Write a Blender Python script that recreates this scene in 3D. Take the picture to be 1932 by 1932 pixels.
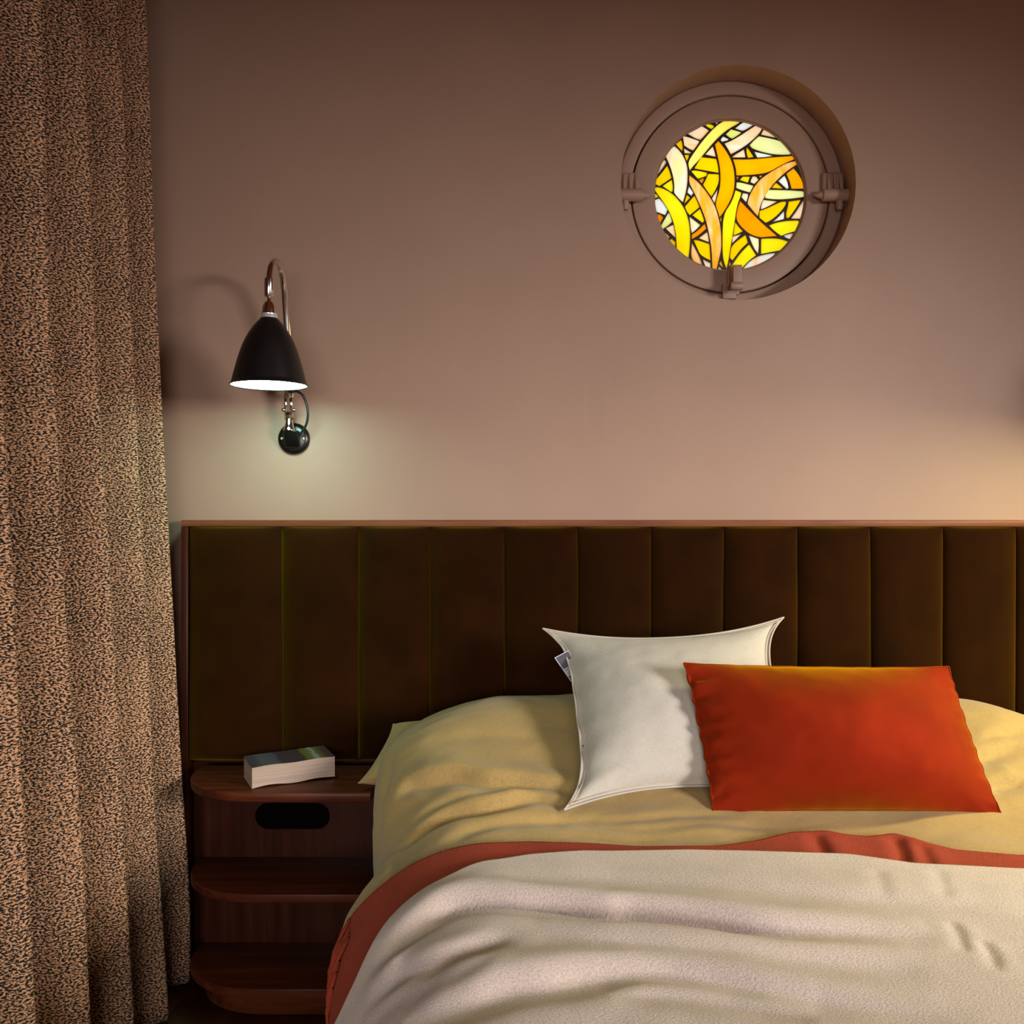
import bpy, bmesh, math, random
import numpy as np
from mathutils import Vector, noise, geometry

random.seed(7)
SC = bpy.context.scene
COL = SC.collection
for o in list(bpy.data.objects):
    bpy.data.objects.remove(o)

# ------------------------------------------------------------------ camera
F, CDIST, EYE = 1700.0, 2.329, 1.15          # focal length in px, distance to the wall, eye height
cam_d = bpy.data.cameras.new('camera'); cam = bpy.data.objects.new('camera', cam_d)
COL.objects.link(cam); SC.camera = cam
cam_d.sensor_width = 36; cam_d.sensor_fit = 'HORIZONTAL'
cam_d.lens = 36 * F / 1932
cam_d.clip_start = 0.02
cam.location = (0, -CDIST, EYE); cam.rotation_euler = (math.pi / 2, 0, 0)

# ------------------------------------------------------------------ world, window light, exposure
SC.view_settings.view_transform = 'Standard'; SC.view_settings.look = 'None'
SC.view_settings.gamma = 1.0; SC.view_settings.exposure = 0.0
SC.view_settings.use_curve_mapping = False
w = bpy.data.worlds.new('world'); SC.world = w; w.use_nodes = True
w.node_tree.nodes['Background'].inputs[0].default_value = (0.75, 0.82, 0.9, 1)
w.node_tree.nodes['Background'].inputs[1].default_value = 1.0
SC.cycles.use_denoising = True
SC.cycles.max_bounces = 8; SC.cycles.diffuse_bounces = 5
SC.cycles.sample_clamp_indirect = 4.0

def area_light(name, loc, target, sx, sy, power, col):
    d = bpy.data.lights.new(name, 'AREA'); d.shape = 'RECTANGLE'; d.size = sx; d.size_y = sy
    d.energy = power; d.color = col
    o = bpy.data.objects.new(name, d); COL.objects.link(o); o.location = loc
    o.rotation_euler = (Vector(target) - Vector(loc)).to_track_quat('-Z', 'Y').to_euler()
    return o
# daylight falling in through the window of the right-hand wall (out of frame)
area_light('window_daylight', (4.7, -4.75, 2.05), (2.6, -2.7, 1.75), 2.0, 1.5, 740, (0.98, 1.0, 0.97))
# soft fill added through an invented, unseen window behind the camera
area_light('front_fill', (-0.1, -6.6, 1.9), (0.0, -4.3, 1.2), 3.0, 2.2, 350, (0.98, 1.0, 0.97))
# daylight behind the round stained glass window
area_light('porthole_daylight', (0.585, 0.45, 2.002), (0.585, 0.0, 2.002), 0.6, 0.6, 1.75, (1.0, 0.97, 0.9))
LAMP_L, LAMP_R = 37.0, 390.0
LAMP_L_COL, LAMP_R_COL = (0.50, 1.0, 0.84), (1.0, 0.95, 0.44)

# ------------------------------------------------------------------ helpers
def P(px, py, y):
    d = CDIST + y
    return Vector(((px - 966) * d / F, y, EYE - (py - 966) * d / F))

def tag(o, label=None, cat=None, group=None, kind=None):
    if label: o['label'] = label
    if cat: o['category'] = cat
    if group: o['group'] = group
    if kind: o['kind'] = kind
    return o

def empty(name, loc=(0, 0, 0), parent=None):
    o = bpy.data.objects.new(name, None); COL.objects.link(o)
    o.location = loc; o.empty_display_size = .05
    if parent: o.parent = parent
    return o

def obj(name, verts, faces, mat=None, parent=None, smooth=False, uv=None):
    me = bpy.data.meshes.new(name)
    me.from_pydata([tuple(map(float, v)) for v in verts], [], [tuple(map(int, f)) for f in faces])
    if mat: me.materials.append(mat)
    if smooth: me.polygons.foreach_set('use_smooth', [True] * len(me.polygons))
    if uv is not None:
        l = me.uv_layers.new(name='UVMap')
        idx = np.empty(len(me.loops), dtype=np.int32); me.loops.foreach_get('vertex_index', idx)
        l.data.foreach_set('uv', np.asarray(uv, dtype=np.float32)[idx].ravel())
    me.update()
    o = bpy.data.objects.new(name, me); COL.objects.link(o)
    if parent:
        o.parent = parent
        if parent.type == 'EMPTY' or True:
            o.matrix_parent_inverse = parent_inv(parent)
    return o

def parent_inv(p):
    # all things keep world-space vertices, so undo the parent's location
    from mathutils import Matrix
    m = Matrix.Translation(p.location)
    q = p.parent
    while q:
        m = Matrix.Translation(q.location) @ q_inv(p) @ m
        p = q; q = q.parent
    return m.inverted()
def q_inv(p):
    return p.matrix_parent_inverse.copy()

def grid_faces(nu, nv, close_u=False):
    f = []
    for j in range(nv - 1):
        for i in range(nu - 1 + (1 if close_u else 0)):
            a = j * nu + i; b = j * nu + (i + 1) % nu
            f.append((a, b, b + nu, a + nu))
    return f

def box_vf(x0, x1, y0, y1, z0, z1):
    v = [(x0, y0, z0), (x1, y0, z0), (x1, y1, z0), (x0, y1, z0), (x0, y0, z1), (x1, y0, z1), (x1, y1, z1), (x0, y1, z1)]
    f = [(0, 3, 2, 1), (4, 5, 6, 7), (0, 1, 5, 4), (1, 2, 6, 5), (2, 3, 7, 6), (3, 0, 4, 7)]
    return v, f

def bevel(o, wd, seg=2):
    m = o.modifiers.new('bevel', 'BEVEL'); m.width = wd; m.segments = seg; m.limit_method = 'ANGLE'
    m.angle_limit = math.radians(35)
    o.data.polygons.foreach_set('use_smooth', [True] * len(o.data.polygons))
    return o

def box(name, x0, x1, y0, y1, z0, z1, mat, parent=None, bv=0.0):
    v, f = box_vf(x0, x1, y0, y1, z0, z1)
    o = obj(name, v, f, mat, parent)
    if bv: bevel(o, bv)
    return o

def lathe(name, prof, centre, mat, parent=None, n=48, axis='z', caps=True):
    """prof: list of (r, h) along the axis"""
    vs = []
    for r, h in prof:
        for i in range(n):
            a = 2 * math.pi * i / n
            c, s = r * math.cos(a), r * math.sin(a)
            if axis == 'z': vs.append((centre[0] + c, centre[1] + s, centre[2] + h))
            elif axis == 'y': vs.append((centre[0] + c, centre[1] + h, centre[2] + s))
            else: vs.append((centre[0] + h, centre[1] + c, centre[2] + s))
    f = []
    m = len(prof)
    for j in range(m - 1):
        for i in range(n):
            a = j * n + i; b = j * n + (i + 1) % n
            f.append((a, b, b + n, a + n))
    if caps:
        if prof[0][0] > 1e-5: f.append(tuple(range(n - 1, -1, -1)))
        if prof[-1][0] > 1e-5: f.append(tuple((m - 1) * n + i for i in range(n)))
    o = obj(name, vs, f, mat, parent, smooth=True)
    fix_normals(o)
    return o

def fix_normals(o):
    bm = bmesh.new(); bm.from_mesh(o.data)
    bmesh.ops.remove_doubles(bm, verts=bm.verts, dist=1e-6)
    bmesh.ops.recalc_face_normals(bm, faces=bm.faces)
    bm.to_mesh(o.data); bm.free()
    md = o.modifiers.new('edges', 'EDGE_SPLIT'); md.split_angle = math.radians(40)

def catmull(pts, per=8):
    pts = [Vector(p) for p in pts]
    out = []
    for i in range(len(pts) - 1):
        p0 = pts[max(i - 1, 0)]; p1 = pts[i]; p2 = pts[i + 1]; p3 = pts[min(i + 2, len(pts) - 1)]
        for k in range(per):
            t = k / per
            out.append(.5 * ((2 * p1) + (p2 - p0) * t + (2 * p0 - 5 * p1 + 4 * p2 - p3) * t * t + (3 * p1 - p0 - 3 * p2 + p3) * t ** 3))
    out.append(pts[-1])
    return out

def tube_vf(path, r, n=10, base=0):
    vs, fs = [], []
    path = [Vector(p) for p in path]
    up = Vector((0.13, 0.21, 1)).normalized()
    prev = None
    for i, p in enumerate(path):
        t = (path[min(i + 1, len(path) - 1)] - path[max(i - 1, 0)]).normalized()
        if prev is None:
            a = t.cross(up)
            if a.length < 1e-3: a = t.cross(Vector((1, 0, 0)))
            a.normalize()
        else:
            a = (prev - t * prev.dot(t)).normalized()
        prev = a
        b = t.cross(a)
        rr = r[i] if isinstance(r, (list, tuple)) else r
        for k in range(n):
            ang = 2 * math.pi * k / n
            vs.append(p + (a * math.cos(ang) + b * math.sin(ang)) * rr)
    m = len(path)
    for j in range(m - 1):
        for k in range(n):
            q = base + j * n + k; s = base + j * n + (k + 1) % n
            fs.append((q, s, s + n, q + n))
    fs.append(tuple(base + k for k in range(n - 1, -1, -1)))
    fs.append(tuple(base + (m - 1) * n + k for k in range(n)))
    return vs, fs

def tube(name, path, r, mat, parent=None, n=10):
    v, f = tube_vf(path, r, n)
    return obj(name, v, f, mat, parent, smooth=True)

def fbm(x, y, z, oct=3):
    return noise.fractal((x, y, z), 0.6, 2.1, oct)

# ------------------------------------------------------------------ materials
def nodes(name):
    m = bpy.data.materials.new(name); m.use_nodes = True
    nt = m.node_tree; nt.nodes.clear()
    out = nt.nodes.new('ShaderNodeOutputMaterial')
    b = nt.nodes.new('ShaderNodeBsdfPrincipled')
    nt.links.new(b.outputs[0], out.inputs[0])
    return m, nt, b, out

def N(nt, t, **kw):
    n = nt.nodes.new(t)
    for k, v in kw.items():
        if isinstance(v, (int, float, tuple, str, bool)) and hasattr(n, k): setattr(n, k, v)
    return n

def coords(nt, kind='Object', scale=(1, 1, 1), rot=(0, 0, 0)):
    tc = nt.nodes.new('ShaderNodeTexCoord'); mp = nt.nodes.new('ShaderNodeMapping')
    mp.inputs['Scale'].default_value = scale; mp.inputs['Rotation'].default_value = rot
    nt.links.new(tc.outputs[kind], mp.inputs[0])
    return mp.outputs[0]

def ntex(nt, vec, scale, detail=3, rough=.55):
    n = nt.nodes.new('ShaderNodeTexNoise')
    n.inputs['Scale'].default_value = scale; n.inputs['Detail'].default_value = detail
    n.inputs['Roughness'].default_value = rough
    nt.links.new(vec, n.inputs['Vector'])
    return n.outputs['Fac']

def ramp(nt, fac, stops):
    r = nt.nodes.new('ShaderNodeValToRGB')
    el = r.color_ramp.elements
    while len(el) > 1: el.remove(el[-1])
    el[0].position = stops[0][0]; el[0].color = (*stops[0][1], 1)
    for p, c in stops[1:]:
        e = el.new(p); e.color = (*c, 1)
    nt.links.new(fac, r.inputs[0])
    return r.outputs[0]

def bump(nt, b, h, strength, dist):
    bp = nt.nodes.new('ShaderNodeBump'); bp.inputs['Strength'].default_value = strength
    bp.inputs['Distance'].default_value = dist
    nt.links.new(h, bp.inputs['Height']); nt.links.new(bp.outputs[0], b.inputs['Normal'])

def mathn(nt, op, a, b=None):
    n = nt.nodes.new('ShaderNodeMath'); n.operation = op
    for i, v in enumerate((a, b)):
        if v is None: continue
        if isinstance(v, (int, float)): n.inputs[i].default_value = v
        else: nt.links.new(v, n.inputs[i])
    return n.outputs[0]

def simple(name, col, rough=.5, metal=0.0, var=.12, scale=30, bumps=0.0, coat=0.0, sheen=None):
    m, nt, b, _ = nodes(name)
    v = coords(nt)
    f = ntex(nt, v, scale)
    lo = tuple(c * (1 - var) for c in col); hi = tuple(min(1, c * (1 + var)) for c in col)
    nt.links.new(ramp(nt, f, [(.3, lo), (.7, hi)]), b.inputs['Base Color'])
    b.inputs['Roughness'].default_value = rough; b.inputs['Metallic'].default_value = metal
    b.inputs['Coat Weight'].default_value = coat
    if sheen:
        b.inputs['Sheen Weight'].default_value = sheen[0]; b.inputs['Sheen Roughness'].default_value = sheen[1]
        b.inputs['Sheen Tint'].default_value = (*sheen[2], 1)
    if bumps: bump(nt, b, f, bumps, .002)
    return m

def mat_wall():
    m, nt, b, _ = nodes('mauve_brown_paint')
    v = coords(nt)
    f = ntex(nt, v, 3.0, 4)
    base = ramp(nt, f, [(.3, (.340, .192, .133)), (.7, (.370, .212, .148))])
    # faint dried drip marks running down the paint above the bed
    tc = nt.nodes.new('ShaderNodeTexCoord'); sep = nt.nodes.new('ShaderNodeSeparateXYZ')
    nt.links.new(tc.outputs['Object'], sep.inputs[0])
    vv = coords(nt, 'Object', (34, 1, .9))
    st = ntex(nt, vv, 1.0, 2)
    st = mathn(nt, 'MULTIPLY', mathn(nt, 'MAXIMUM', mathn(nt, 'SUBTRACT', st, .60), 0.0), 5.0)
    def band(s, c, wd):
        d = mathn(nt, 'DIVIDE', mathn(nt, 'ABSOLUTE', mathn(nt, 'SUBTRACT', s, c)), wd)
        return mathn(nt, 'MAXIMUM', mathn(nt, 'SUBTRACT', 1.0, d), 0.0)
    mk = mathn(nt, 'MULTIPLY', band(sep.outputs['X'], .12, .16), band(sep.outputs['Z'], 1.42, .2))
    mk = mathn(nt, 'MULTIPLY', mk, st)
    mx = nt.nodes.new('ShaderNodeMix'); mx.data_type = 'RGBA'
    nt.links.new(mk, mx.inputs[0]); nt.links.new(base, mx.inputs[6]); mx.inputs[7].default_value = (.42, .30, .24, 1)
    nt.links.new(mx.outputs[2], b.inputs['Base Color'])
    b.inputs['Roughness'].default_value = .55
    fine = ntex(nt, v, 260, 2)
    bump(nt, b, fine, .08, .001)
    return m

def mat_wood(name, dark, light, axis='x', rough=.35):
    m, nt, b, _ = nodes(name)
    sc = {'x': (1.2, 22, 22), 'y': (22, 1.2, 22), 'z': (22, 22, 1.2)}[axis]
    v = coords(nt, 'Object', sc)
    f = ntex(nt, v, 2.2, 6, .6)
    nt.links.new(ramp(nt, f, [(.3, dark), (.55, tuple((a + c) / 2 for a, c in zip(dark, light))), (.75, light)]), b.inputs['Base Color'])
    b.inputs['Roughness'].default_value = rough; b.inputs['Specular IOR Level'].default_value = .14
    bump(nt, b, f, .06, .001)
    return m

def mat_linen(name, col, var=.10, bumps=.25, sheen=.15):
    m, nt, b, _ = nodes(name)
    v1 = coords(nt, 'UV', (90, 900, 1)); v2 = coords(nt, 'UV', (900, 90, 1))
    a = ntex(nt, v1, 1.0, 2); c = ntex(nt, v2, 1.0, 2)
    s = mathn(nt, 'ADD', mathn(nt, 'MULTIPLY', a, .5), mathn(nt, 'MULTIPLY', c, .5))
    lo = tuple(x * (1 - var * 1.6) for x in col); hi = tuple(min(1, x * (1 + var * 1.6)) for x in col)
    nt.links.new(ramp(nt, s, [(.36, lo), (.64, hi)]), b.inputs['Base Color'])
    b.inputs['Roughness'].default_value = .9
    b.inputs['Sheen Weight'].default_value = sheen; b.inputs['Sheen Roughness'].default_value = .5
    big = ntex(nt, coords(nt, 'UV', (1, 1, 1)), 28, 4)
    h = mathn(nt, 'ADD', mathn(nt, 'MULTIPLY', s, .25), big)
    bump(nt, b, h, bumps, .004)
    return m

def mat_wool(name, col, scale=260, var=.16, bumps=.5, sheen=.3, tint=(1, 1, 1)):
    m, nt, b, _ = nodes(name)
    v = coords(nt, 'UV', (1, 1.7, 1), (0, 0, .6))
    f = ntex(nt, v, scale, 3, .7)
    g = ntex(nt, coords(nt, 'UV'), 14, 3)
    s = mathn(nt, 'ADD', mathn(nt, 'MULTIPLY', f, .75), mathn(nt, 'MULTIPLY', g, .25))
    lo = tuple(x * (1 - var * 1.5) for x in col); hi = tuple(min(1, x * (1 + var * 1.5)) for x in col)
    nt.links.new(ramp(nt, s, [(.38, lo), (.62, hi)]), b.inputs['Base Color'])
    b.inputs['Roughness'].default_value = .95
    b.inputs['Sheen Weight'].default_value = sheen; b.inputs['Sheen Roughness'].default_value = .6
    b.inputs['Sheen Tint'].default_value = (*tint, 1)
    bump(nt, b, f, bumps, .003)
    return m

def mat_velvet(name, col, tint, weight, rough, var=.25):
    m, nt, b, _ = nodes(name)
    f = ntex(nt, coords(nt, 'Object'), 9, 4)
    lo = tuple(x * (1 - var) for x in col); hi = tuple(min(1, x * (1 + var)) for x in col)
    nt.links.new(ramp(nt, f, [(.35, lo), (.65, hi)]), b.inputs['Base Color'])
    b.inputs['Roughness'].default_value = .85
    b.inputs['Specular IOR Level'].default_value = .04
    b.inputs['Sheen Weight'].default_value = weight; b.inputs['Sheen Roughness'].default_value = rough
    b.inputs['Sheen Tint'].default_value = (*tint, 1)
    fine = ntex(nt, coords(nt, 'Object'), 420, 2)
    bump(nt, b, fine, .12, .001)
    return m

def mat_boucle():
    m, nt, b, _ = nodes('boucle_curtain_fabric')
    v = coords(nt, 'UV', (1, 1.6, 1), (0, 0, .3))
    f = ntex(nt, v, 200, 2, .55)
    g = ntex(nt, coords(nt, 'UV'), 6, 3)
    s = mathn(nt, 'ADD', f, mathn(nt, 'MULTIPLY', mathn(nt, 'SUBTRACT', g, .5), .10))
    nt.links.new(ramp(nt, s, [(.445, (.008, .005, .004)), (.485, (.10, .06, .035)), (.54, (.64, .31, .16)), (.66, (.72, .38, .22))]), b.inputs['Base Color'])
    b.inputs['Roughness'].default_value = .95
    bump(nt, b, s, .9, .006)
    return m

def mat_glass(name, stops, scale=(8, 8, 8), rot=0.0, gain=1.0):
    """opalescent stained glass: lets the daylight behind it through, tinted by streaks"""
    m = bpy.data.materials.new(name); m.use_nodes = True
    nt = m.node_tree; nt.nodes.clear()
    out = nt.nodes.new('ShaderNodeOutputMaterial')
    tr = nt.nodes.new('ShaderNodeBsdfTranslucent'); gl = nt.nodes.new('ShaderNodeBsdfGlossy')
    gl.inputs['Roughness'].default_value = .12
    mx = nt.nodes.new('ShaderNodeMixShader'); mx.inputs[0].default_value = .03
    tc = nt.nodes.new('ShaderNodeTexCoord'); oi = nt.nodes.new('ShaderNodeObjectInfo')
    ad = nt.nodes.new('ShaderNodeVectorMath'); ad.operation = 'ADD'
    nt.links.new(tc.outputs['Object'], ad.inputs[0])
    mu = mathn(nt, 'MULTIPLY', oi.outputs['Random'], 13.0)
    nt.links.new(mu, ad.inputs[1])
    mp = nt.nodes.new('ShaderNodeMapping'); mp.inputs['Scale'].default_value = scale; mp.inputs['Rotation'].default_value = (0, rot, 0)
    nt.links.new(ad.outputs[0], mp.inputs[0])
    f = ntex(nt, mp.outputs[0], 1.0, 3, .55)
    c = ramp(nt, f, stops)
    nt.links.new(c, tr.inputs[0])
    nt.links.new(tr.outputs[0], mx.inputs[1]); nt.links.new(gl.outputs[0], mx.inputs[2])
    nt.links.new(mx.outputs[0], out.inputs[0])
    return m

def mat_emit(name, col, strength):
    m = bpy.data.materials.new(name); m.use_nodes = True
    nt = m.node_tree; nt.nodes.clear()
    out = nt.nodes.new('ShaderNodeOutputMaterial'); e = nt.nodes.new('ShaderNodeEmission')
    e.inputs[0].default_value = (*col, 1); e.inputs[1].default_value = strength
    nt.links.new(e.outputs[0], out.inputs[0])
    return m

M = {}
M['wall'] = mat_wall()
M['ceiling'] = simple('ceiling_paint', (.42, .12, .04), .7, var=.04, scale=4)
M['wood'] = mat_wood('walnut', (.046, .0078, .0032), (.14, .034, .012), 'x')
M['wood_z_shaded'] = mat_wood('walnut_vertical_shaded', (.024, .0045, .0020), (.068, .016, .007), 'z')  # upright grain, darkened: shade of the nightstand interior put into the colour
M['rail_lit'] = mat_wood('walnut_rail_lit', (.11, .030, .012), (.27, .092, .036), 'x', .45)  # lighter walnut: the light falling on the top rail put into the colour
M['floor'] = mat_wood('floor_oak', (.14, .06, .025), (.26, .13, .06), 'y', .4)
M['velvet'] = mat_velvet('mustard_velvet', (.014, .0028, .0003), (1.0, .53, .0), .36, .45)
M['red_velvet'] = mat_velvet('rust_velvet', (.20, .013, .003), (1.0, .50, .0), .6, .38, .12)
M['duvet'] = mat_linen('ochre_linen', (.36, .222, .072))
M['white'] = mat_linen('off_white_linen', (.46, .395, .335), var=.06)
M['throw'] = mat_wool('brick_wool', (.32, .034, .010), 300, .14, .5, .0, (1, .35, .2))
M['cream'] = mat_wool('cream_wool', (.55, .42, .375), 230, .11, .6, .25)
M['boucle'] = mat_boucle()
M['black'] = simple('black_enamel', (.006, .005, .005), .33, var=.05)
M['bakelite'] = simple('black_bakelite', (.004, .003, .003), .3, var=.1)
M['chrome'] = simple('chrome', (.75, .70, .66), .12, 1.0, var=.03)
M['brass'] = simple('brass', (.55, .42, .16), .3, 1.0, var=.05)
M['cable'] = simple('black_cable', (.012, .011, .011), .4, var=.1)
M['reflector'] = simple('white_enamel', (.9, .9, .88), .5, var=.01)
M['ring'] = simple('nickel', (.8, .76, .78), .3, .6, var=.02)
M['lead'] = simple('lead_came', (.035, .015, .008), .5, .3, var=.2)
M['dark'] = simple('recess_shade', (.003, .002, .0015), 1.0, var=.1)  # near-black for recesses, their shade put into the colour
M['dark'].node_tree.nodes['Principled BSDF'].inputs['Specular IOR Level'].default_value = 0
M['paper'] = simple('page_paper', (.62, .47, .38), .9, var=.05)

# ------------------------------------------------------------------ the room
WX, WZ, WR = .585, 2.002, .304           # round opening in the back wall
RX0, RX1, RY0, RZ1 = -1.20, 2.6, -4.3, 2.72

def plate_with_holes(outer, holes, drop):
    """constrained triangulation of an outline with holes; drop(pt) tells whether a triangle is void"""
    vs, es = [], []
    for loop in [outer] + holes:
        b = len(vs); n = len(loop)
        vs += [Vector(p) for p in loop]
        es += [(b + i, b + (i + 1) % n) for i in range(n)]
    r = geometry.delaunay_2d_cdt(vs, es, [], 1, 1e-6)
    V, Fc = r[0], r[2]
    keep = []
    for f in Fc:
        c = sum((V[i] for i in f), Vector((0, 0))) / len(f)
        if not drop(c): keep.append(f)
    return V, keep

circ = [(WX + WR * math.cos(2 * math.pi * i / 128), WZ + WR * math.sin(2 * math.pi * i / 128)) for i in range(128)]
V, FF = plate_with_holes([(RX0 - .05, -.055), (RX1 + .05, -.055), (RX1 + .05, RZ1 + .05), (RX0 - .05, RZ1 + .05)], [circ],
                         lambda c: (c - Vector((WX, WZ))).length < WR * .999)
wall = obj('wall_back', [(v.x, 0, v.y) for v in V], FF, M['wall'])
bmx = bmesh.new(); bmx.from_mesh(wall.data); bmesh.ops.recalc_face_normals(bmx, faces=bmx.faces)
if bmx.faces[0].normal.y > 0: bmesh.ops.reverse_faces(bmx, faces=bmx.faces)
bmx.to_mesh(wall.data); bmx.free()
sm = wall.modifiers.new('thickness', 'SOLIDIFY'); sm.thickness = .2; sm.offset = -1
tag(wall, 'dusty mauve-brown painted wall behind the bed', kind='structure')

fl = box('floor', RX0, RX1, RY0, 0, -.06, -.004, M['floor'])
tag(fl, 'dark brown wooden floor', kind='structure')
pw = .14
plank_me = None
for i in range(26):
    x0 = RX0 + i * pw
    if x0 + pw > RX1: break
    if plank_me is None:
        v, f = box_vf(.001, pw - .001, RY0 + .01, -.01, -.0039, 0)
        p = obj('plank', v, f, M['floor'], fl); plank_me = p.data; bevel(p, .001, 1)
    else:
        p = bpy.data.objects.new('plank', plank_me); COL.objects.link(p); p.parent = fl
        bevel(p, .001, 1)
    p.location.x = x0
box('ceiling', RX0 - .1, RX1 + .1, RY0 - .1, .1, RZ1, RZ1 + .1, M['ceiling'])['kind'] = 'structure'
box('wall_left', RX0 - .1, RX0, RY0 - .05, 0, -.05, RZ1 + .02, M['wall'])['kind'] = 'structure'
fx0, fx1, fz0, fz1 = -1.05, 1.25, .75, 1.6  # added opening for the front fill; its low top dims the upper wall
vs, fs = [], []
for a, b_, c, d in [(RX0 - .05, fx0, -.05, RZ1 + .02), (fx1, RX1 + .05, -.05, RZ1 + .02), (fx0, fx1, -.05, fz0), (fx0, fx1, fz1, RZ1 + .02)]:
    v, f = box_vf(a, b_, RY0 - .12, RY0, c, d)
    fs += [tuple(i + len(vs) for i in q) for q in f]; vs += v
obj('wall_front', vs, fs, M['wall'])['kind'] = 'structure'
# right wall with a window opening
wy0, wy1, wz0, wz1 = -3.25, -2.15, 1.0, 1.95
wl = [(RY0 - .05, wy0, -.05, RZ1 + .02), (wy1, 0, -.05, RZ1 + .02), (wy0, wy1, -.05, wz0), (wy0, wy1, wz1, RZ1 + .02)]
vs, fs = [], []
for a, b_, c, d in wl:
    v, f = box_vf(RX1, RX1 + .12, a, b_, c, d)
    fs += [tuple(i + len(vs) for i in q) for q in f]; vs += v
obj('wall_right', vs, fs, M['wall'])['kind'] = 'structure'
w2 = empty('window_2', (RX1, wy0, wz0)); w2['kind'] = 'structure'
vs, fs = [], []
for a, b_, c, d in [(wy0, wy0 + .05, wz0, wz1), (wy1 - .05, wy1, wz0, wz1), (wy0 + .05, wy1 - .05, wz0, wz0 + .05), (wy0 + .05, wy1 - .05, wz1 - .05, wz1)]:
    v, f = box_vf(RX1 + .03, RX1 + .08, a, b_, c, d)
    fs += [tuple(i + len(vs) for i in q) for q in f]; vs += v
obj('window_frame', vs, fs, M['wall'], w2)
w3 = empty('fill_window', (fx0, RY0, fz0)); w3['kind'] = 'structure'  # frame of the added, unseen fill opening
vs, fs = [], []
for a, b_, c, d in [(fx0, fx0 + .05, fz0, fz1), (fx1 - .05, fx1, fz0, fz1), (fx0 + .05, fx1 - .05, fz0, fz0 + .05), (fx0 + .05, fx1 - .05, fz1 - .05, fz1)]:
    v, f = box_vf(a, b_, RY0 - .08, RY0 - .03, c, d)
    fs += [tuple(i + len(vs) for i in q) for q in f]; vs += v
obj('window_frame', vs, fs, M['wall'], w3)

# ------------------------------------------------------------------ round stained glass window
win = empty('window_1', (WX, .09, WZ))
tag(win, 'round pivoting window with yellow and orange stained glass set deep in the wall', kind='structure')
def ring(name, r0, r1, y0, y1, mat, parent, bv=0.0, n=128):
    prof = [(r0, y0), (r1, y0), (r1, y1), (r0, y1), (r0, y0)]
    o = lathe(name, prof, (WX, 0, WZ), mat, parent, n, 'y', caps=False)
    if bv:
        m = o.modifiers.new('bevel', 'BEVEL'); m.width = bv; m.segments = 3; m.limit_method = 'ANGLE'
        o.modifiers.move(len(o.modifiers) - 1, 0)
    return o
ring('outer_frame', .2665, .3035, .084, .16, M['wall'], win, .006)
ring('sash', .205, .2630, .086, .15, M['wall'], win, .003)
ring('glazing_bead', .2005, .2055, .0945, .12, M['wall'], win, .002)
ring('slit_light_block', .255, .275, .151, .158, M['dark'], win)  # black ring added behind the slit to stop light leaking through

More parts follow.
